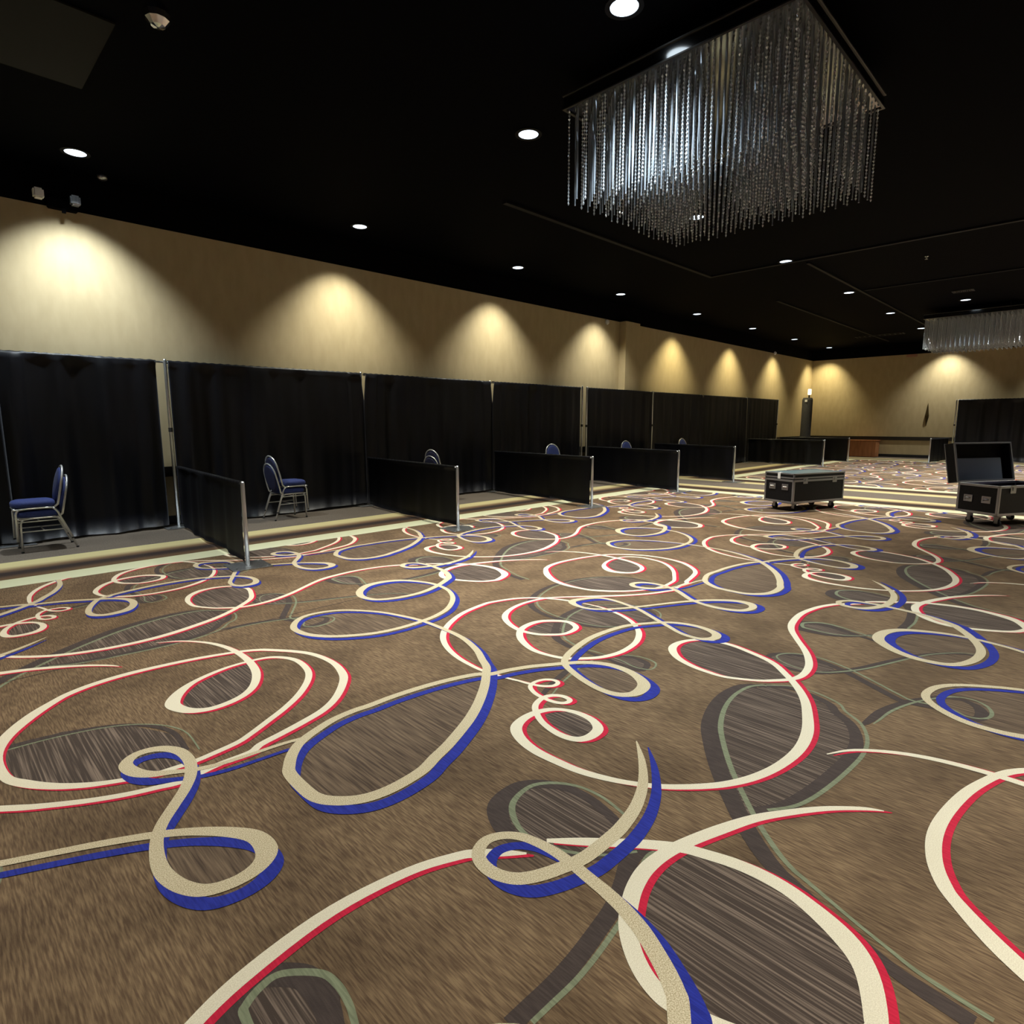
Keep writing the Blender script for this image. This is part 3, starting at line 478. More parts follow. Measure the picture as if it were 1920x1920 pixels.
# ---------------------------------------------------------------- crystal chandeliers
def bead_strand_bm(L, r=.011):
    b = bmesh.new(); n = int(L/.032); seg = 6; prev = None
    for i in range(2*n+1):
        z = -i*L/(2*n); rr = r if i % 2 else .0035
        ring = [b.verts.new((rr*math.cos(2*PI*k_/seg + (i//2)*.5), rr*math.sin(2*PI*k_/seg + (i//2)*.5), z)) for k_ in range(seg)]
        if prev:
            for k_ in range(seg): b.faces.new((prev[k_], prev[(k_+1) % seg], ring[(k_+1) % seg], ring[k_]))
        prev = ring
    bmesh.ops.recalc_face_normals(b, faces=b.faces); return b
def rod_bm(L, r=.010):
    b = bmesh.new(); seg = 5; n = 8; prev = None
    prof = [(0.004, 0)] + [(r*(1 if i < n else .6), -.02-(L-.05)*i/n) for i in range(n+1)] + [(.006, -L+.012), (.010, -L+.004), (.002, -L)]
    for i, (rr, z) in enumerate(prof):
        ring = [b.verts.new((rr*math.cos(2*PI*k_/seg+i*.35), rr*math.sin(2*PI*k_/seg+i*.35), z)) for k_ in range(seg)]
        if prev:
            for k_ in range(seg): b.faces.new((prev[k_], prev[(k_+1) % seg], ring[(k_+1) % seg], ring[k_]))
        prev = ring
    bmesh.ops.recalc_face_normals(b, faces=b.faces); return b
def mesh_of(bm, m, name, smooth=False):
    me = bpy.data.meshes.new(name); bm.to_mesh(me); bm.free(); me.materials.append(m); return me
LEN = .86
bead_me = mesh_of(bead_strand_bm(LEN), M['bead'], 'crystal_bead_strand')
rod_me = mesh_of(rod_bm(LEN), M['rod'], 'glass_rod')
def chandelier(x0, x1, y0, y1, ztop, label, n=21):
    t = thing('crystal_chandelier', label, 'chandelier', ((x0+x1)/2, (y0+y1)/2, ztop), 0, 'square crystal chandeliers on the black ceiling')
    hx, hy = (x1-x0)/2, (y1-y0)/2
    b = bmesh.new()
    box(b, -hx+.012, hx-.012, -hy+.012, hy-.012, .012, .118); obj('canopy_box', b, M['framepol'], t)
    b = bmesh.new()
    for z0 in (0, .118):
        for (a0, a1, c0, c1) in ((-hx, hx, -hy, -hy+.025), (-hx, hx, hy-.025, hy), (-hx, -hx+.025, -hy+.025, hy-.025), (hx-.025, hx, -hy+.025, hy-.025)):
            box(b, a0, a1, c0, c1, z0, z0+.012)
    obj('frame_edge', b, M['frameedge'], t)
    for sx in (-1, 1):
        for sy in (-1, 1):
            b = bmesh.new(); lathe(b, [(.012, .13), (.012, CZ-ztop-.003)], 10, (sx*hx*.7, sy*hy*.7)); obj('hanger_rod', b, M['frameedge'], t)
    rng = random.Random(3)
    pos = []
    for i in range(n):
        for j in range(n):
            x = -hx+.05+(2*hx-.10)*i/(n-1); y = -hy+.05+(2*hy-.10)*j/(n-1)
            pos.append((x, y, (i+j) % 2, rng.uniform(.955, 1.0), rng.uniform(0, PI)))
    # nearest to the viewer first: those show largest
    pos.sort(key=lambda p: min(p[0]+hx, hy-p[1]*-1 if False else hy+p[1]) )
    cnt = {0: 0, 1: 0}; rest = {0: bmesh.new(), 1: bmesh.new()}
    for (x, y, kd, s, a) in pos:
        me = (bead_me, rod_me)[kd]; nm = ('bead_strand', 'glass_rod')[kd]
        mw = Matrix.Translation((x, y, 0)) @ Matrix.Rotation(a, 4, 'Z') @ Matrix.Diagonal((1, 1, s, 1))
        if cnt[kd] < 100:
            o = bpy.data.objects.new(nm, me); C.objects.link(o); o.parent = t
            o.location = (x, y, 0); o.rotation_euler = (0, 0, a); o.scale = (1, 1, s)
            cnt[kd] += 1
        else:
            q = rest[kd]; k0 = len(q.verts); q.from_mesh(me); q.verts.ensure_lookup_table()
            for v in q.verts[k0:]: v.co = mw @ v.co
    for kd in (0, 1):
        o = obj(('bead_strand', 'glass_rod')[kd], rest[kd], (M['bead'], M['rod'])[kd], t); o['kind'] = 'stuff'
    return t
chandelier(4.76, 6.94, 1.83, 4.04, 4.49, 'large square chandelier of hanging glass rods and crystal strands, nearest the camera')
chandelier(21.38, 23.56, 1.90, 4.18, 4.49, 'far square crystal chandelier cut by the right edge, above the far wall')

# ---------------------------------------------------------------- pipe and drape
DY = 9.70
def pole_parts(t, h, rp=.024):
    b = bmesh.new(); lathe(b, [(rp, .012), (rp, h-.02), (rp*.8, h)], 14); obj('pole', b, M['alu'], t, True)
    b = bmesh.new(); box(b, -.20, .20, -.20, .20, .003, .012, 0, .003); obj('base_plate', b, M['alu'], t)
    b = bmesh.new()
    for sx, sy in ((.15, .15), (-.15, .15), (.15, -.15), (-.15, -.15)):
        lathe(b, [(.014, .012), (.014, .018), (.004, .020)], 8, (sx, sy))
    obj('base_bolt', b, M['chrome'], t)
    if h > 1.5:
        b = bmesh.new(); lathe(b, [(rp*1.25, 1.40), (rp*1.25, 1.46)], 14); obj('locking_collar', b, M['rubber'], t)
TALL = [(.80, 'tall silver pole at the left edge of the photo, partly behind black drapes'),
        (2.68, 'tall silver pole beside the narrow gap in the drapes, left of the nearest low divider'),
        (5.87, 'tall silver drape pole at the back end of the second low divider'),
        (9.07, 'tall silver drape pole at the back end of the third low divider'),
        (12.46, 'tall silver drape pole at the back end of the fourth low divider'),
        (15.62, 'tall silver drape pole at the back end of the fifth low divider, past the pilaster'),
        (18.66, 'tall silver drape pole without any low divider at its foot'),
        (22.12, 'tall silver drape pole at the back end of the far wide low divider'),
        (25.12, 'last tall silver pole of the left drape run, by bare tan wall')]
GP = 'tall silver poles of the left drape run'
tall0 = None
for x, lab in TALL:
    py = DY-.05 + (.05 if x in (.80, 5.87, 9.07, 18.66) else 0)
    if tall0 is None:
        tall0 = thing('drape_pole', lab, 'pole', (x, py, 0), 0, GP); pole_parts(tall0, 2.43)
    else: dup(tall0, (x, py, 0), 0, lab, GP)
dup(tall0, (12.27, DY-.05, .0128), 0, 'tall silver pole standing right against the fourth divider\'s back pole, on its left', GP)

def drape_bm(L, h, z0, seed, folds=14.0, amp=.045, hem=.012, thick=.006, over=(0, 0)):
    """pleated curtain hanging along local +X from 0..L, with a rod pocket on top"""
    rng = random.Random(seed); b = bmesh.new()
    nx = max(int(L*42), 12); nz = 14
    ph = [rng.uniform(0, 6.28) for _ in range(5)]; fr = [folds*rng.uniform(.8, 1.2), folds*.43*rng.uniform(.8, 1.2), folds*1.9, folds*.17, 1.3]
    def off(x, s):   # s 0 top .. 1 bottom
        g = .6 + .4*min(1, s*2.5)
        w = math.sin(x*fr[0]+ph[0]+.5*math.sin(x*fr[3]*2+ph[1]))*.55 + math.sin(x*fr[1]+ph[2]+.4*s)*.5 + math.sin(x*fr[2]+ph[3]+s*.6)*.22
        w *= .65 + .35*math.sin(x*fr[4]+ph[4])
        return amp*g*w
    rows = []
    for j in range(nz+1):
        s = (j/nz)**1.4; row = []
        for i in range(nx+1):
            x = L*i/nx
            z = h - .02 - s*(h-.02-z0)
            if j == nz: z += hem*math.sin(x*2.1+ph[0]) + hem*.5*math.sin(x*7+ph[1])
            if j == 0: y = -.026
            else: y = off(x, s) - .012
            ins = .058*(1-min(1, s/.22))       # top corners pulled in, free edges overlap the poles lower down
            xx = x
            if over[0] and x < .4: xx = x + (ins-.045)*(1-x/.4)
            if over[1] and L-x < .4: xx = x - (ins-.045)*(1-(L-x)/.4)
            row.append(b.verts.new((xx, y - (.022 if (over[0] and x < .25) or (over[1] and L-x < .25) else 0), z)))
        rows.append(row)
    top = [b.verts.new((L*i/nx, -.018, h+.012+.004*math.sin(i*1.3))) for i in range(nx+1)]
    top2 = [b.verts.new((L*i/nx, .022, h+.010)) for i in range(nx+1)]
    bk = [b.verts.new((L*i/nx, .028, h-.03)) for i in range(nx+1)]
    seq = [bk, top2, top] + rows
    for A, B in zip(seq, seq[1:]):
        for i in range(nx):
            f = b.faces.new((A[i], A[i+1], B[i+1], B[i])); f.smooth = True
    g = bmesh.ops.solidify(b, geom=b.faces[:], thickness=thick)
    bmesh.ops.recalc_face_normals(b, faces=b.faces)
    return b
def run(p0, p1, h, z0, seed, lab, grp, bar_lab, bar_grp, gap0=.035, gap1=.035, folds=14.0, amp=.045, over=(0, 0)):
    v = Vector((p1[0]-p0[0], p1[1]-p0[1], 0)); L = v.length; a = math.atan2(v.y, v.x)
    bb = bmesh.new(); tube(bb, [(.028, 0, 0), (L-.028, 0, 0)], .014, 10)
    o = obj('crossbar', bb, M['alu']); o.location = (p0[0], p0[1], h-.012); o.rotation_euler = (0, 0, a); tag(o, bar_lab, 'crossbar', bar_grp)
    d = obj('drape', drape_bm(L-gap0-gap1, h, z0, seed, folds, amp, over=over), M['drape'])
    d.location = (p0[0]+v.x/L*gap0, p0[1]+v.y/L*gap0, 0); d.rotation_euler = (0, 0, a); tag(d, lab, 'drape', grp)
    return d
xs = [-2.4, .80, 2.68, 5.87, 9.07, 12.25, 15.62, 18.66, 22.12, 25.12]
labs = ['black floor length drape at the far left edge of the photo', 'narrow black drape between the left edge pole and the gap, behind the first chairs',
        'wide black drape behind the second stack of chairs, right of the gap', 'black drape behind the third booth where only two chair tops show',
        'black drape behind the fourth booth, third divider in front', 'black drape behind the fifth booth, just before the pilaster light',
        'black drape panel past the pilaster, behind the sixth booth', 'black drape panel with no divider between it and its neighbour',
        'last, short black drape of the left run, by the bare tan wall']
for i in range(9):
    g0, g1 = .03, .03
    x0, x1 = xs[i], xs[i+1]
    if i == 1: g1 = .12
    if i == 4: g1 = .06
    if i == 5: x0 = 12.46
    run((x0, DY-.05), (x1, DY-.05), 2.40, .04, 11+i, labs[i], 'tall black drapes along the left wall', 'crossbar of the ' + labs[i].split(',')[0], 'crossbars of the left drape run', g0, g1, amp=.05, over=(i in (1, 3, 4, 7), i in (0, 2, 3, 6)))
# low dividers: back end, front end
LOWS = [((2.70, 9.52), (2.42, 6.42), 'nearest low black divider, left of the second stack of chairs', 'nearest low divider post standing on its grey base plate'),
        ((5.84, 9.52), (5.45, 6.52), 'second low black divider, with two chair tops behind it', 'front post of the second low divider, next to it a bare carpet patch'),
        ((9.02, 9.52), (8.64, 6.54), 'third low black divider, one blue chair back showing over its right part', 'front post of the third low divider'),
        ((12.36, 9.52), (11.82, 6.60), 'fourth low black divider, a blue chair back showing over its middle', 'front post of the fourth low divider'),
        ((15.56, 9.52), (14.73, 6.66), 'fifth low black divider, pleated, farthest with a blue chair behind', 'front post of the fifth low divider, where the carpet borders cross'),
        ((22.08, 9.52), (21.94, 6.80), 'sixth low black divider behind the closed road case', 'front post of the sixth low divider'),
        ((25.10, 9.52), (25.25, 6.95), 'farthest low black divider on the left, beside the wooden cabinet', 'front post of the farthest left low divider'),
        ((28.40, 4.33), (26.30, 4.55), 'low black divider standing out from the far wall beside the tall right drape', 'front post of the low divider near the far wall')]
low0 = None
for i, (pb, pf, lab, plab) in enumerate(LOWS):
    a = math.atan2(pf[1]-pb[1], pf[0]-pb[0])
    if low0 is None:
        low0 = thing('divider_post', plab, 'post', (pf[0], pf[1], 0), a, 'front posts of the low dividers'); pole_parts(low0, .915, .022)
    else: dup(low0, (pf[0], pf[1], 0), a, plab, 'front posts of the low dividers')
    run(pb, pf, .90, .035, 40+i, lab, 'low black dividers', 'rail of the ' + lab.split(',')[0].replace(' standing out from the far wall', ''), 'rails of the low dividers', .04, .035, folds=10 if i < 4 else 13, amp=.022 if i < 4 else .035)
# drape on the right in front of the far wall
rx = 28.62
for i, (ya, yb) in enumerate(((4.22, 1.10), (1.05, -2.05), (-2.10, -5.2))):
    run((rx, ya), (rx, yb), 2.34, .04, 70+i, ['tall black drape at the right edge behind the open road case', 'tall black drape right of the one at the far wall', 'rightmost tall black drape at the far wall'][i],
        'tall black drapes at the far wall', ['crossbar of the tall drape behind the open road case', 'crossbar of the second far wall drape, out of view', 'crossbar of the rightmost far drape, out of view'][i], 'crossbars at the far wall')
    dup(tall0, (rx, (4.24, 1.075, -2.075)[i], 0), 0, ['tall pole at the left end of the far wall drape', 'second tall pole of the far wall drape', 'third tall pole of the far wall drape'][i], 'tall poles of the far drape run').scale = (1, 1, .965)

# ---------------------------------------------------------------- banquet chairs
def arc(cx, cz, r, a0, a1, n):
    return [(cx+r*math.cos(a0+(a1-a0)*i/n), cz+r*math.sin(a0+(a1-a0)*i/n)) for i in range(n+1)]
def pad(bm, outline, thick, n=4, puff=.6):
    """cushion from a 2D outline (x,y) with rounded rim; z from 0 to thick"""
    cx = sum(p[0] for p in outline)/len(outline); cy = sum(p[1] for p in outline)/len(outline)
    rings = []
    prof = [(.90, 0.0), (.985, .12), (1.0, .38), (.985, .62), (.93, .82), (.78, .95), (.5, 1.0)]
    for s, z in prof:
        rings.append([bm.verts.new((cx+(x-cx)*s, cy+(y-cy)*s, z*thick)) for x, y in outline])
    m = len(outline)
    for A, B in zip(rings, rings[1:]):
        for i in range(m):
            f = bm.faces.new((A[i], A[(i+1) % m], B[(i+1) % m], B[i])); f.smooth = True
    bm.faces.new(rings[0][::-1]); f = bm.faces.new(rings[-1]); f.smooth = True
    bmesh.ops.recalc_face_normals(bm, faces=bm.faces)
def squircle(hx, hy, e=4.0, n=32):
    out = []
    for i in range(n):
        a = 2*PI*i/n; c, s = math.cos(a), math.sin(a)
        out.append((math.copysign(abs(c)**(2/e), c)*hx, math.copysign(abs(s)**(2/e), s)*hy))
    return out
def make_chair(label, loc, rz, group):
    # faces local +X, width along Y
    t = thing('banquet_chair', label, 'chair', loc, rz, group)
    b = bmesh.new(); pad(b, squircle(.215, .205), .085); bmesh.ops.translate(b, verts=b.verts, vec=(.02, 0, .415)); obj('seat', b, M['blueup'], t)
    w = .195
    for sy in (-1, 1):
        y = sy*w
        b = bmesh.new(); tube(b, [(.175, y, .395), (.195, y, .375), (.205, y, .345), (.215, y, .012)], .0115, 8); obj('leg', b, M['silver'], t)
        b = bmesh.new(); tube(b, [(-.150, y, .395), (-.175, y, .375), (-.195, y, .34), (-.315, y*1.06, .012)], .0115, 8); obj('leg', b, M['silver'], t)
    b = bmesh.new()
    for sy in (-1, 1): tube(b, [(.180, sy*w, .398), (.10, sy*w, .405), (-.10, sy*w, .405), (-.155, sy*w, .398)], .0115, 8)
    tube(b, [(.215, -w, .398), (.215, w, .398)], .011, 8); tube(b, [(-.16, -w, .398), (-.16, w, .398)], .010, 8)
    tube(b, [(.215, -w, .398), (.18, -w, .398)], .010, 8); tube(b, [(.215, w, .398), (.18, w, .398)], .010, 8)
    obj('seat_frame', b, M['silver'], t)
    b = bmesh.new()
    for sy in (-1, 1): tube(b, [(.208, sy*w, .25), (-.228, sy*w*1.02, .25)], .008, 8)
    tube(b, [(-.01, -w, .25), (-.01, w, .25)], .008, 8); obj('stretcher', b, M['silver'], t)
    # back frame: rounded oval hoop rising from the seat rails
    def hoop(off=0.0, n=16):
        pts = []
        lo = [(w-.005, .405), (w+.005, .44), (w+.010, .50), (w+.008, .60), (w-.004, .68)]
        top = [(.192*math.cos(a_), .69+.20*math.sin(a_)) for a_ in [PI*i/n for i in range(n+1)]]
        path = [(y, z) for y, z in lo] + top + [(-y, z) for y, z in lo[::-1]]
        for y, z in path: pts.append((-.165-.30*(z-.405)*.72 - (.03 if z > .44 else .03*(z-.405)/.035), y, z))
        return pts
    b = bmesh.new(); tube(b, hoop(), .0125, 8); obj('back_frame', b, M['silver'], t)
    # oval back pad, leaning with the frame
    oval = [(.170*math.cos(a_), .205*math.sin(a_)*(1.0 if math.sin(a_) > 0 else 1.12)) for a_ in [2*PI*i/28 for i in range(28)]]
    R_ = Matrix(((0, 0, 1, 0), (1, 0, 0, 0), (0, 1, 0, 0), (0, 0, 0, 1)))
    lean = Matrix.Translation((-.26, 0, .665)) @ Matrix.Rotation(-math.atan(.216), 4, 'Y') @ R_
    b = bmesh.new(); pad(b, oval, .045); bmesh.ops.transform(b, matrix=lean, verts=b.verts); obj('backrest', b, M['blueup'], t)
    b = bmesh.new(); pad(b, [(x*.97, y*.97) for x, y in oval], -.016); bmesh.ops.transform(b, matrix=lean, verts=b.verts); o = obj('back_panel', b, M['backup'], t)
    b = bmesh.new()
    for sy in (-1, 1):
        lathe(b, [(.015, 0.001), (.015, .016), (.011, .020)], 10, (.2155, sy*w)); lathe(b, [(.015, 0.001), (.015, .016), (.011, .020)], 10, (-.315, sy*w*1.06))
    obj('foot_cap', b, M['rubber'], t)
    return t
GC = 'blue banquet chairs stacked in pairs in the booths'
STACKS = [((1.02, 9.18), PI-.02, 'blue seated chair stack at the left edge', 'at the left edge'),
          ((4.22, 9.35), .04, '', 'right of the nearest low divider'),
          ((7.28, 9.20), .10, '', 'showing over the second low divider'),
          ((10.75, 9.15), -PI/2-.25, '', 'showing over the third low divider'),
          ((13.95, 9.20), -PI/2-.15, '', 'showing over the fourth low divider'),
          ((17.15, 9.25), -PI/2-.1, '', 'showing over the fifth low divider')]
ch0 = None
for (x, y), rz, _, where in STACKS:
    l1 = 'lower banquet chair of the stacked pair ' + where; l2 = 'upper blue banquet chair of the stacked pair ' + where
    if ch0 is None: ch0 = make_chair(l1, (x, y, 0), rz, GC)
    else: dup(ch0, (x, y, 0), rz, l1, GC)
    dup(ch0, (x+.035*math.cos(rz), y+.035*math.sin(rz), .118), rz, l2, GC)

# ---------------------------------------------------------------- road cases
def bars(b, L, Wd, z0, z1, s=.032, th=.006):
    """aluminium edge extrusions of a box 0..L, 0..Wd, z0..z1"""
    for y in (-th, Wd+th-s):
        for z in (z0-th, z1+th-s): box(b, -th, L+th, y, y+s, z, z+s, 0, .003)
    for x in (-th, L+th-s):
        for z in (z0-th, z1+th-s): box(b, x, x+s, -th, Wd+th, z, z+s, 0, .003)
    for x in (-th, L+th-s):
        for y in (-th, Wd+th-s): box(b, x, x+s, y, y+s, z0, z1, 0, .003)
def caster(t, x, y, ztop, a=0.3):
    b = bmesh.new(); tube(b, [(x-.018, y, .052), (x+.018, y, .052)], .051, 16); o = obj('caster', b, M['rubber'], t)
    b = bmesh.new(); box(b, x-.045, x+.045, y-.04, y+.04, ztop-.014, ztop-.001, 0, .003)
    for s in (-1, 1): box(b, x+s*.026-.003, x+s*.026+.003, y-.026, y+.026, .045, ztop-.012)
    obj('caster_fork', b, M['caseedge'], o)
def handle(t, x, y, z, face, w=.13, h=.10, grip=None):
    """recessed dish with a bar; face 'x-' or 'y-'"""
    e = .004
    def P(u, v, d):  # u along the face, v up, d outwards
        return (x-d, y+u, z+v) if face == 'x-' else (x+u, y-d, z+v)
    b = bmesh.new()
    def bb(u0, u1, v0, v1, d0, d1):
        a, c = P(u0, v0, d0), P(u1, v1, d1)
        box(b, min(a[0], c[0]), max(a[0], c[0]), min(a[1], c[1]), max(a[1], c[1]), min(a[2], c[2]), max(a[2], c[2]), 0, .0015)
    bb(-w/2, w/2, h/2-.02, h/2, 0, .010); bb(-w/2, w/2, -h/2, -h/2+.02, 0, .010)
    bb(-w/2, -w/2+.02, -h/2+.02, h/2-.02, 0, .010); bb(w/2-.02, w/2, -h/2+.02, h/2-.02, 0, .010)
    bb(-w/2+.02, w/2-.02, -h/2+.02, h/2-.02, .0005, .002)
    o = obj('handle', b, M['caseedge'], t)
    b = bmesh.new(); tube(b, [P(-.035, .004, .012), P(.035, .004, .012)], .010, 8); obj('handle_grip', b, grip or M['alu'], o)
def latch(t, u, y, z, face='y-'):
    b = bmesh.new()
    if face == 'y-': box(b, u-.055, u+.055, y-.008, y-.0005, z-.075, z+.04, 0, .003); box(b, u-.02, u+.02, y-.016, y-.008, z-.035, z+.012, 0, .002)
    else: box(b, y-.008, y-.0005, u-.05, u+.05, z-.07, z+.04, 0, .003); box(b, y-.016, y-.008, u-.02, u+.02, z-.035, z+.012, 0, .002)
    obj('latch', b, M['caseedge'], t)
def road_case(label, loc, rz, L, Wd, zb, zt, lid, opened, grip):
    t = thing('road_case', label, 'road case', loc, rz, 'black road cases on casters')
    zl = zt-lid
    th = .012
    if not opened:
        b = bmesh.new(); box(b, .002, L-.002, .002, Wd-.002, zb+.002, zl-.002); obj('body', b, M['casepanel'], t)
        b = bmesh.new(); box(b, .002, L-.002, .002, Wd-.002, zl+.006, zt-.002, 0); lidp = obj('lid', b, [M['casepanel'], M['casetop']], t)
        for p in lidp.data.polygons:
            if p.normal.z > .9: p.material_index = 1
        b = bmesh.new(); bars(b, L, Wd, zl+.030, zt, .024); obj('lid_edging', b, M['caseedge'], lidp)
    else:
        b = bmesh.new()
        box(b, .002, L-.002, .002, Wd-.002, zb+.002, zb+.02)
        box(b, .002, .014, .002, Wd-.002, zb+.02, zl-.002); box(b, L-.014, L-.002, .002, Wd-.002, zb+.02, zl-.002)
        box(b, .014, L-.014, .002, .014, zb+.02, zl-.002); box(b, .014, L-.014, Wd-.014, Wd-.002, zb+.02, zl-.002)
        obj('body', b, M['casepanel'], t)
        b = bmesh.new(); box(b, .016, L-.016, .016, Wd-.016, zb+.021, zl-.10); obj('foam_lining', b, M['casepurple'], t)
        # lid swung up on the long back edge; built upright then tilted back
        lp = bpy.data.objects.new('lid', bpy.data.meshes.new('lid')); 
        b = bmesh.new()
        H_ = Wd; D_ = lid
        box(b, .002, L-.002, D_-.014, D_-.002, .002, H_-.002)
        box(b, .002, .014, .002, D_-.014, .002, H_-.002); box(b, L-.014, L-.002, .002, D_-.014, .002, H_-.002)
        box(b, .014, L-.014, .002, D_-.014, .002, .014); box(b, .014, L-.014, .002, D_-.014, H_-.014, H_-.002)
        lidp = obj('lid', b, M['casepanel'], t)
        lidp.location = (0, Wd+.012, zl+.012); lidp.rotation_euler = (-math.radians(12), 0, 0)
        b = bmesh.new(); box(b, .10, L-.10, D_-.06, D_-.016, .02, H_*.62, 0, .006); obj('lid_foam', b, M['caseinner'], lidp)
        b = bmesh.new()
        s = .026
        for z in (-.004, H_+.004-s): box(b, -.004, L+.004, -.006, .018, z, z+s, 0, .003); box(b, -.004, L+.004, D_-.012, D_+.004, z, z+s, 0, .003)
        for x in (-.004, L+.004-s): box(b, x, x+s, -.006, .018, 0, H_, 0, .003); box(b, x, x+s, D_-.012, D_+.004, 0, H_, 0, .003)
        obj('lid_edging', b, M['caseedge'], lidp)
    b = bmesh.new(); bars(b, L, Wd, zb, zl, .034); obj('edging', b, M['caseedge'], t)
    b = bmesh.new()
    for x in (.16, L-.16):
        box(b, x-.10, x+.10, .04, Wd-.04, zb-.020, zb-.008)
    obj('caster_board', b, M['casepanel'], t)
    for x in (.16, L-.16):
        for y in (.10, Wd-.10): caster(t, x, y, zb-.020)
    for y in (Wd*.28, Wd*.72): handle(t, 0, y, (zb+zl)/2+(.07 if not opened else .0), 'x-', grip=grip)
    for x in (L*.22, L*.80): latch(t, x, 0, zl+.01 if not opened else zl-.03)
    if not opened:
        b = bmesh.new(); box(b, -.012, -.0065, Wd*.50-.028, Wd*.50+.028, zl+.012, zt+.002, 0, .001); box(b, -.012, .05, Wd*.50-.028, Wd*.50+.028, zt+.0065, zt+.010); obj('paper_tag', b, M['white'], t)
    return t
road_case('closed black road case with silver edges on the carpet border, white tag on its lid', (10.42, 3.66, 0), math.radians(-20.5), 1.25, .60, .15, .65, .11, False, M['white'])
road_case('open black road case with raised lid at the right edge', (10.85, 1.00, 0), math.radians(-30), 1.15, .60, .18, .76, .16, True, M['caseedge'])

# ---------------------------------------------------------------- far wall things
b = bmesh.new(); box(b, 29.18, 29.78, 7.0, 8.1, .012, .70, 0, .004)
t = thing('wooden_cabinet', 'low reddish brown wooden cabinet against the far wall, beside the farthest left divider', 'cabinet')
obj('body', b, M['wood'], t)
b = bmesh.new(); box(b, 29.15, 29.80, 6.97, 8.13, .701, .725, 0, .003); obj('top', b, M['wood'], t)
b = bmesh.new(); box(b, 29.21, 29.76, 7.03, 8.07, .001, .0115); obj('plinth', b, M['rubber'], t)

t = thing('wall_sconce', 'dark bronze pointed sconce on the far wall, left of the right hand drape', 'sconce', (WX-.002, 5.38, 0))
def spindle(a0, a1, zs, ws, ds):
    b = bmesh.new(); rings = []
    for z, w_, d in zip(zs, ws, ds):
        rings.append([b.verts.new((-d*math.sin(a), w_*math.cos(a), z)) for a in [a0+(a1-a0)*i/10 for i in range(11)]])
    for A, B in zip(rings, rings[1:]):
        for i in range(10): b.faces.new((A[i], A[i+1], B[i+1], B[i]))
    for R in rings: b.faces.new((R[0], R[-1], R[-1], R[0])) if False else None
    for A, B in zip(rings, rings[1:]): b.faces.new((A[-1], A[0], B[0], B[-1]))
    bmesh.ops.recalc_face_normals(b, faces=b.faces); return b
obj('shade', spindle(0, PI, [1.33, 1.5, 1.66, 1.76, 1.9, 2.1, 2.27], [.004, .03, .06, .07, .05, .028, .004], [.004, .04, .08, .10, .07, .035, .004]), M['bronze'], t)
b = bmesh.new(); box(b, -.012, 0, -.035, .035, 1.58, 1.90, 0, .003); obj('mounting_plate', b, M['bronze'], t)

t = thing('floor_column', 'tall slim dark grey column with a pale lamp on top, in the far corner', 'column', (26.4, 8.95, 0))
b = bmesh.new(); lathe(b, [(.17, .02), (.20, .06), (.20, 2.42), (.17, 2.50)], 24); obj('sleeve', b, M['greycloth'], t, False)
b = bmesh.new(); lathe(b, [(.24, .001), (.24, .020)], 24); obj('base', b, M['rubber'], t)
b = bmesh.new(); lathe(b, [(.03, 2.50), (.03, 2.62)], 12, (-.0, -.05)); obj('lamp_stem', b, M['rubber'], t)
b = bmesh.new(); box(b, -.06, .06, -.12, .0, 2.62, 2.86, 0, .015); obj('lamp_head', b, lens_mat('warm_lit_lamp_head', (1.0, .85, .55), 1.4), t)
b = bmesh.new(); box(b, -.225, -.201, -.06, .03, 2.33, 2.42, 0, .004); obj('label_plate', b, M['white'], t)

# ---------------------------------------------------------------- small ceiling and wall-top fittings
def fitting(name, label, cat, loc, parts):
    t = thing(name, label, cat, loc)
    for nm, fn, m in parts:
        b = bmesh.new(); fn(b); obj(nm, b, m, t)
    return t
t = fitting('emergency_light', 'dark twin fitting with two small pale heads above the bright left wall patch', 'emergency light', (1.72, WY-.003, 4.34),
    [('bracket', lambda b: (box(b, -.16, .16, -.12, 0, -.07, .05, 0, .01), box(b, -.02, .02, -.14, -.10, -.12, -.07)), M['wallblack'])])
for x_, m_ in ((-.26, M['white']), (.12, M['alu'])):
    b = bmesh.new(); box(b, x_-.055, x_+.055, -.24, -.125, -.02, .10, 0, .018); obj('lamp_head', b, m_, t)
b = bmesh.new(); lathe(b, [(.015, .05), (.012, .425)], 8, (-.1, -.06)); obj('conduit', b, M['wallblack'], t)
b = bmesh.new(); lathe(b, [(.045, 0), (.06, .02), (.055, .06), (.02, .075)], 16)
o = obj('ceiling_sensor', b, M['alu'], None, True); o.location = (2.15, 9.72, CZ-.0775); tag(o, 'small dull metal ceiling sensor beside the twin pale headed fitting', 'sensor')
for x_, z_, lab in ((13.72, 4.22, 'small pale wall top device just left of the pilaster'), (25.30, 4.30, 'small pale round device high on the left wall, near the far corner')):
    b = bmesh.new(); lathe(b, [(.05, 0), (.07, .02), (.065, .05), (.02, .09)], 14); bmesh.ops.rotate(b, verts=b.verts, matrix=Matrix.Rotation(PI/2, 3, 'X'))
    o = obj('wall_sensor', b, M['white']); o.location = (x_, WY-.002, z_); tag(o, lab, 'sensor')
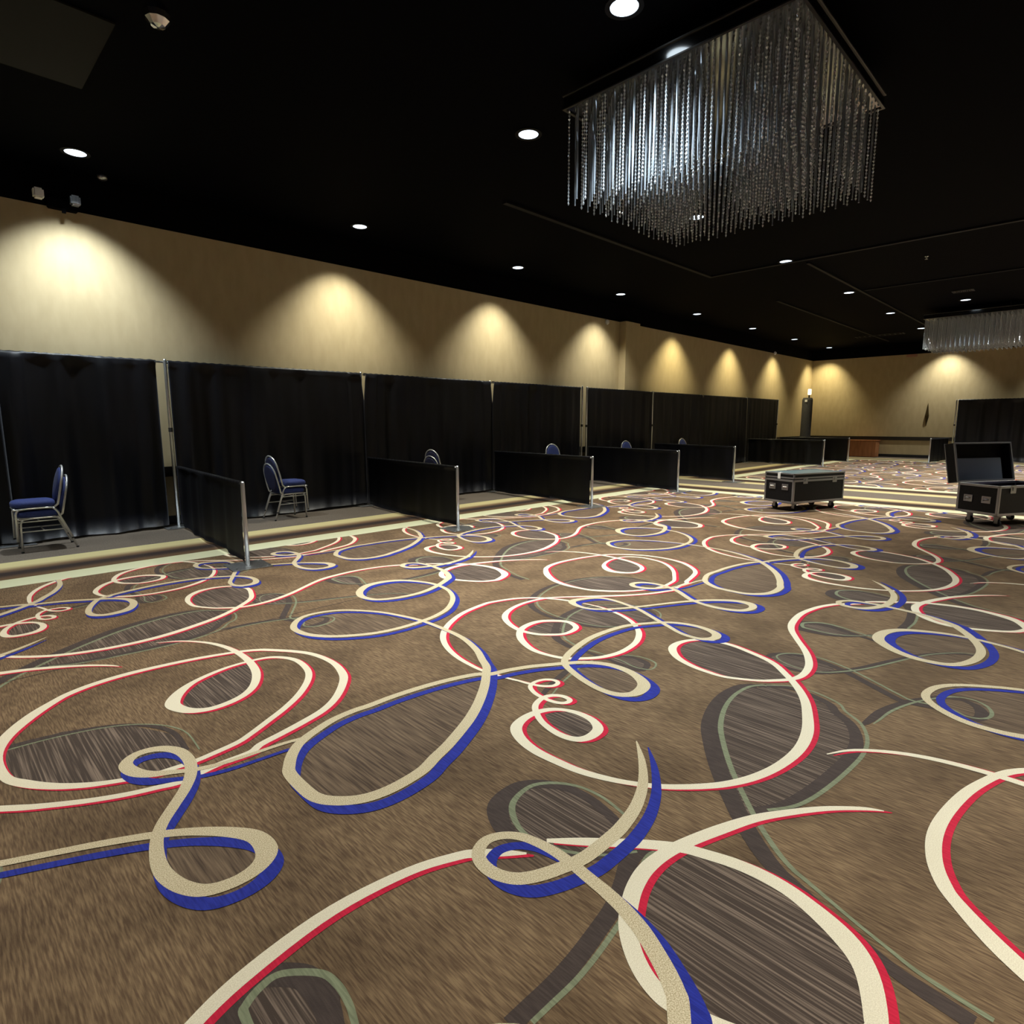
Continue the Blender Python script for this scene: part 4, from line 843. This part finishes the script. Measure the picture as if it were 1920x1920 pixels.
b = bmesh.new(); box(b, -.10, 0, -.19, .19, -.06, .05, 0, .01)
o = obj('wall_strobe', b, M['warmplast']); o.location = (WX-.001, 6.1, 4.24); tag(o, 'small reddish box high on the far wall under the black ceiling', 'alarm device')
# ceiling grilles
def grille(label, x0, x1, y0, y1, m=None, n=9):
    t = thing('ceiling_vent', label, 'vent', ((x0+x1)/2, (y0+y1)/2, CZ-.001))
    hx, hy = (x1-x0)/2, (y1-y0)/2; m = m or M['vent']
    b = bmesh.new()
    for a in ((-hx, hx, -hy, -hy+.04), (-hx, hx, hy-.04, hy), (-hx, -hx+.04, -hy+.04, hy-.04), (hx-.04, hx, -hy+.04, hy-.04)): box(b, *a, -.025, 0)
    obj('frame', b, m, t)
    b = bmesh.new()
    for i in range(n):
        y = -hy+.04+(2*hy-.08)*(i+.5)/n; box(b, -hx+.04, hx-.04, y-.012, y+.012, -.02, -.004)
    obj('louvre', b, m, t)
grille('long dark slot vent on the ceiling short of the far wall', 26.1, 26.5, 5.7, 7.3)
grille('small dark vent on the ceiling beside the downlight above the far chandelier', 18.85, 19.15, 2.7, 3.15)
b = bmesh.new(); box(b, .3, 1.55, 6.1, 7.45, CZ-.02, CZ-.002, 0, .004)
o = obj('ceiling_panel', b, M['brownpanel']); tag(o, 'large dim brown access panel on the ceiling at the upper left corner', 'ceiling panel')
t = fitting('mirror_fitting', 'small shiny chrome fitting cut by the top edge, upper left', 'ceiling fitting', (1.66, 5.42, CZ-.002),
    [('stem', lambda b: lathe(b, [(.012, 0), (.012, -.10)], 10), M['chrome']),
     ('globe', lambda b: lathe(b, [(.01, -.10), (.05, -.11), (.085, -.15), (.095, -.19), (.085, -.23), (.05, -.27), (.01, -.28)], 10), M['chrome'])])
b = bmesh.new(); lathe(b, [(.03, 0), (.035, -.015), (.012, -.03), (.012, -.06), (.03, -.065)], 12)
o = obj('sprinkler_head', b, M['alu']); o.location = (14.6, 2.9, CZ-.001); tag(o, 'small metal sprinkler head on the dark ceiling, upper right', 'sprinkler')
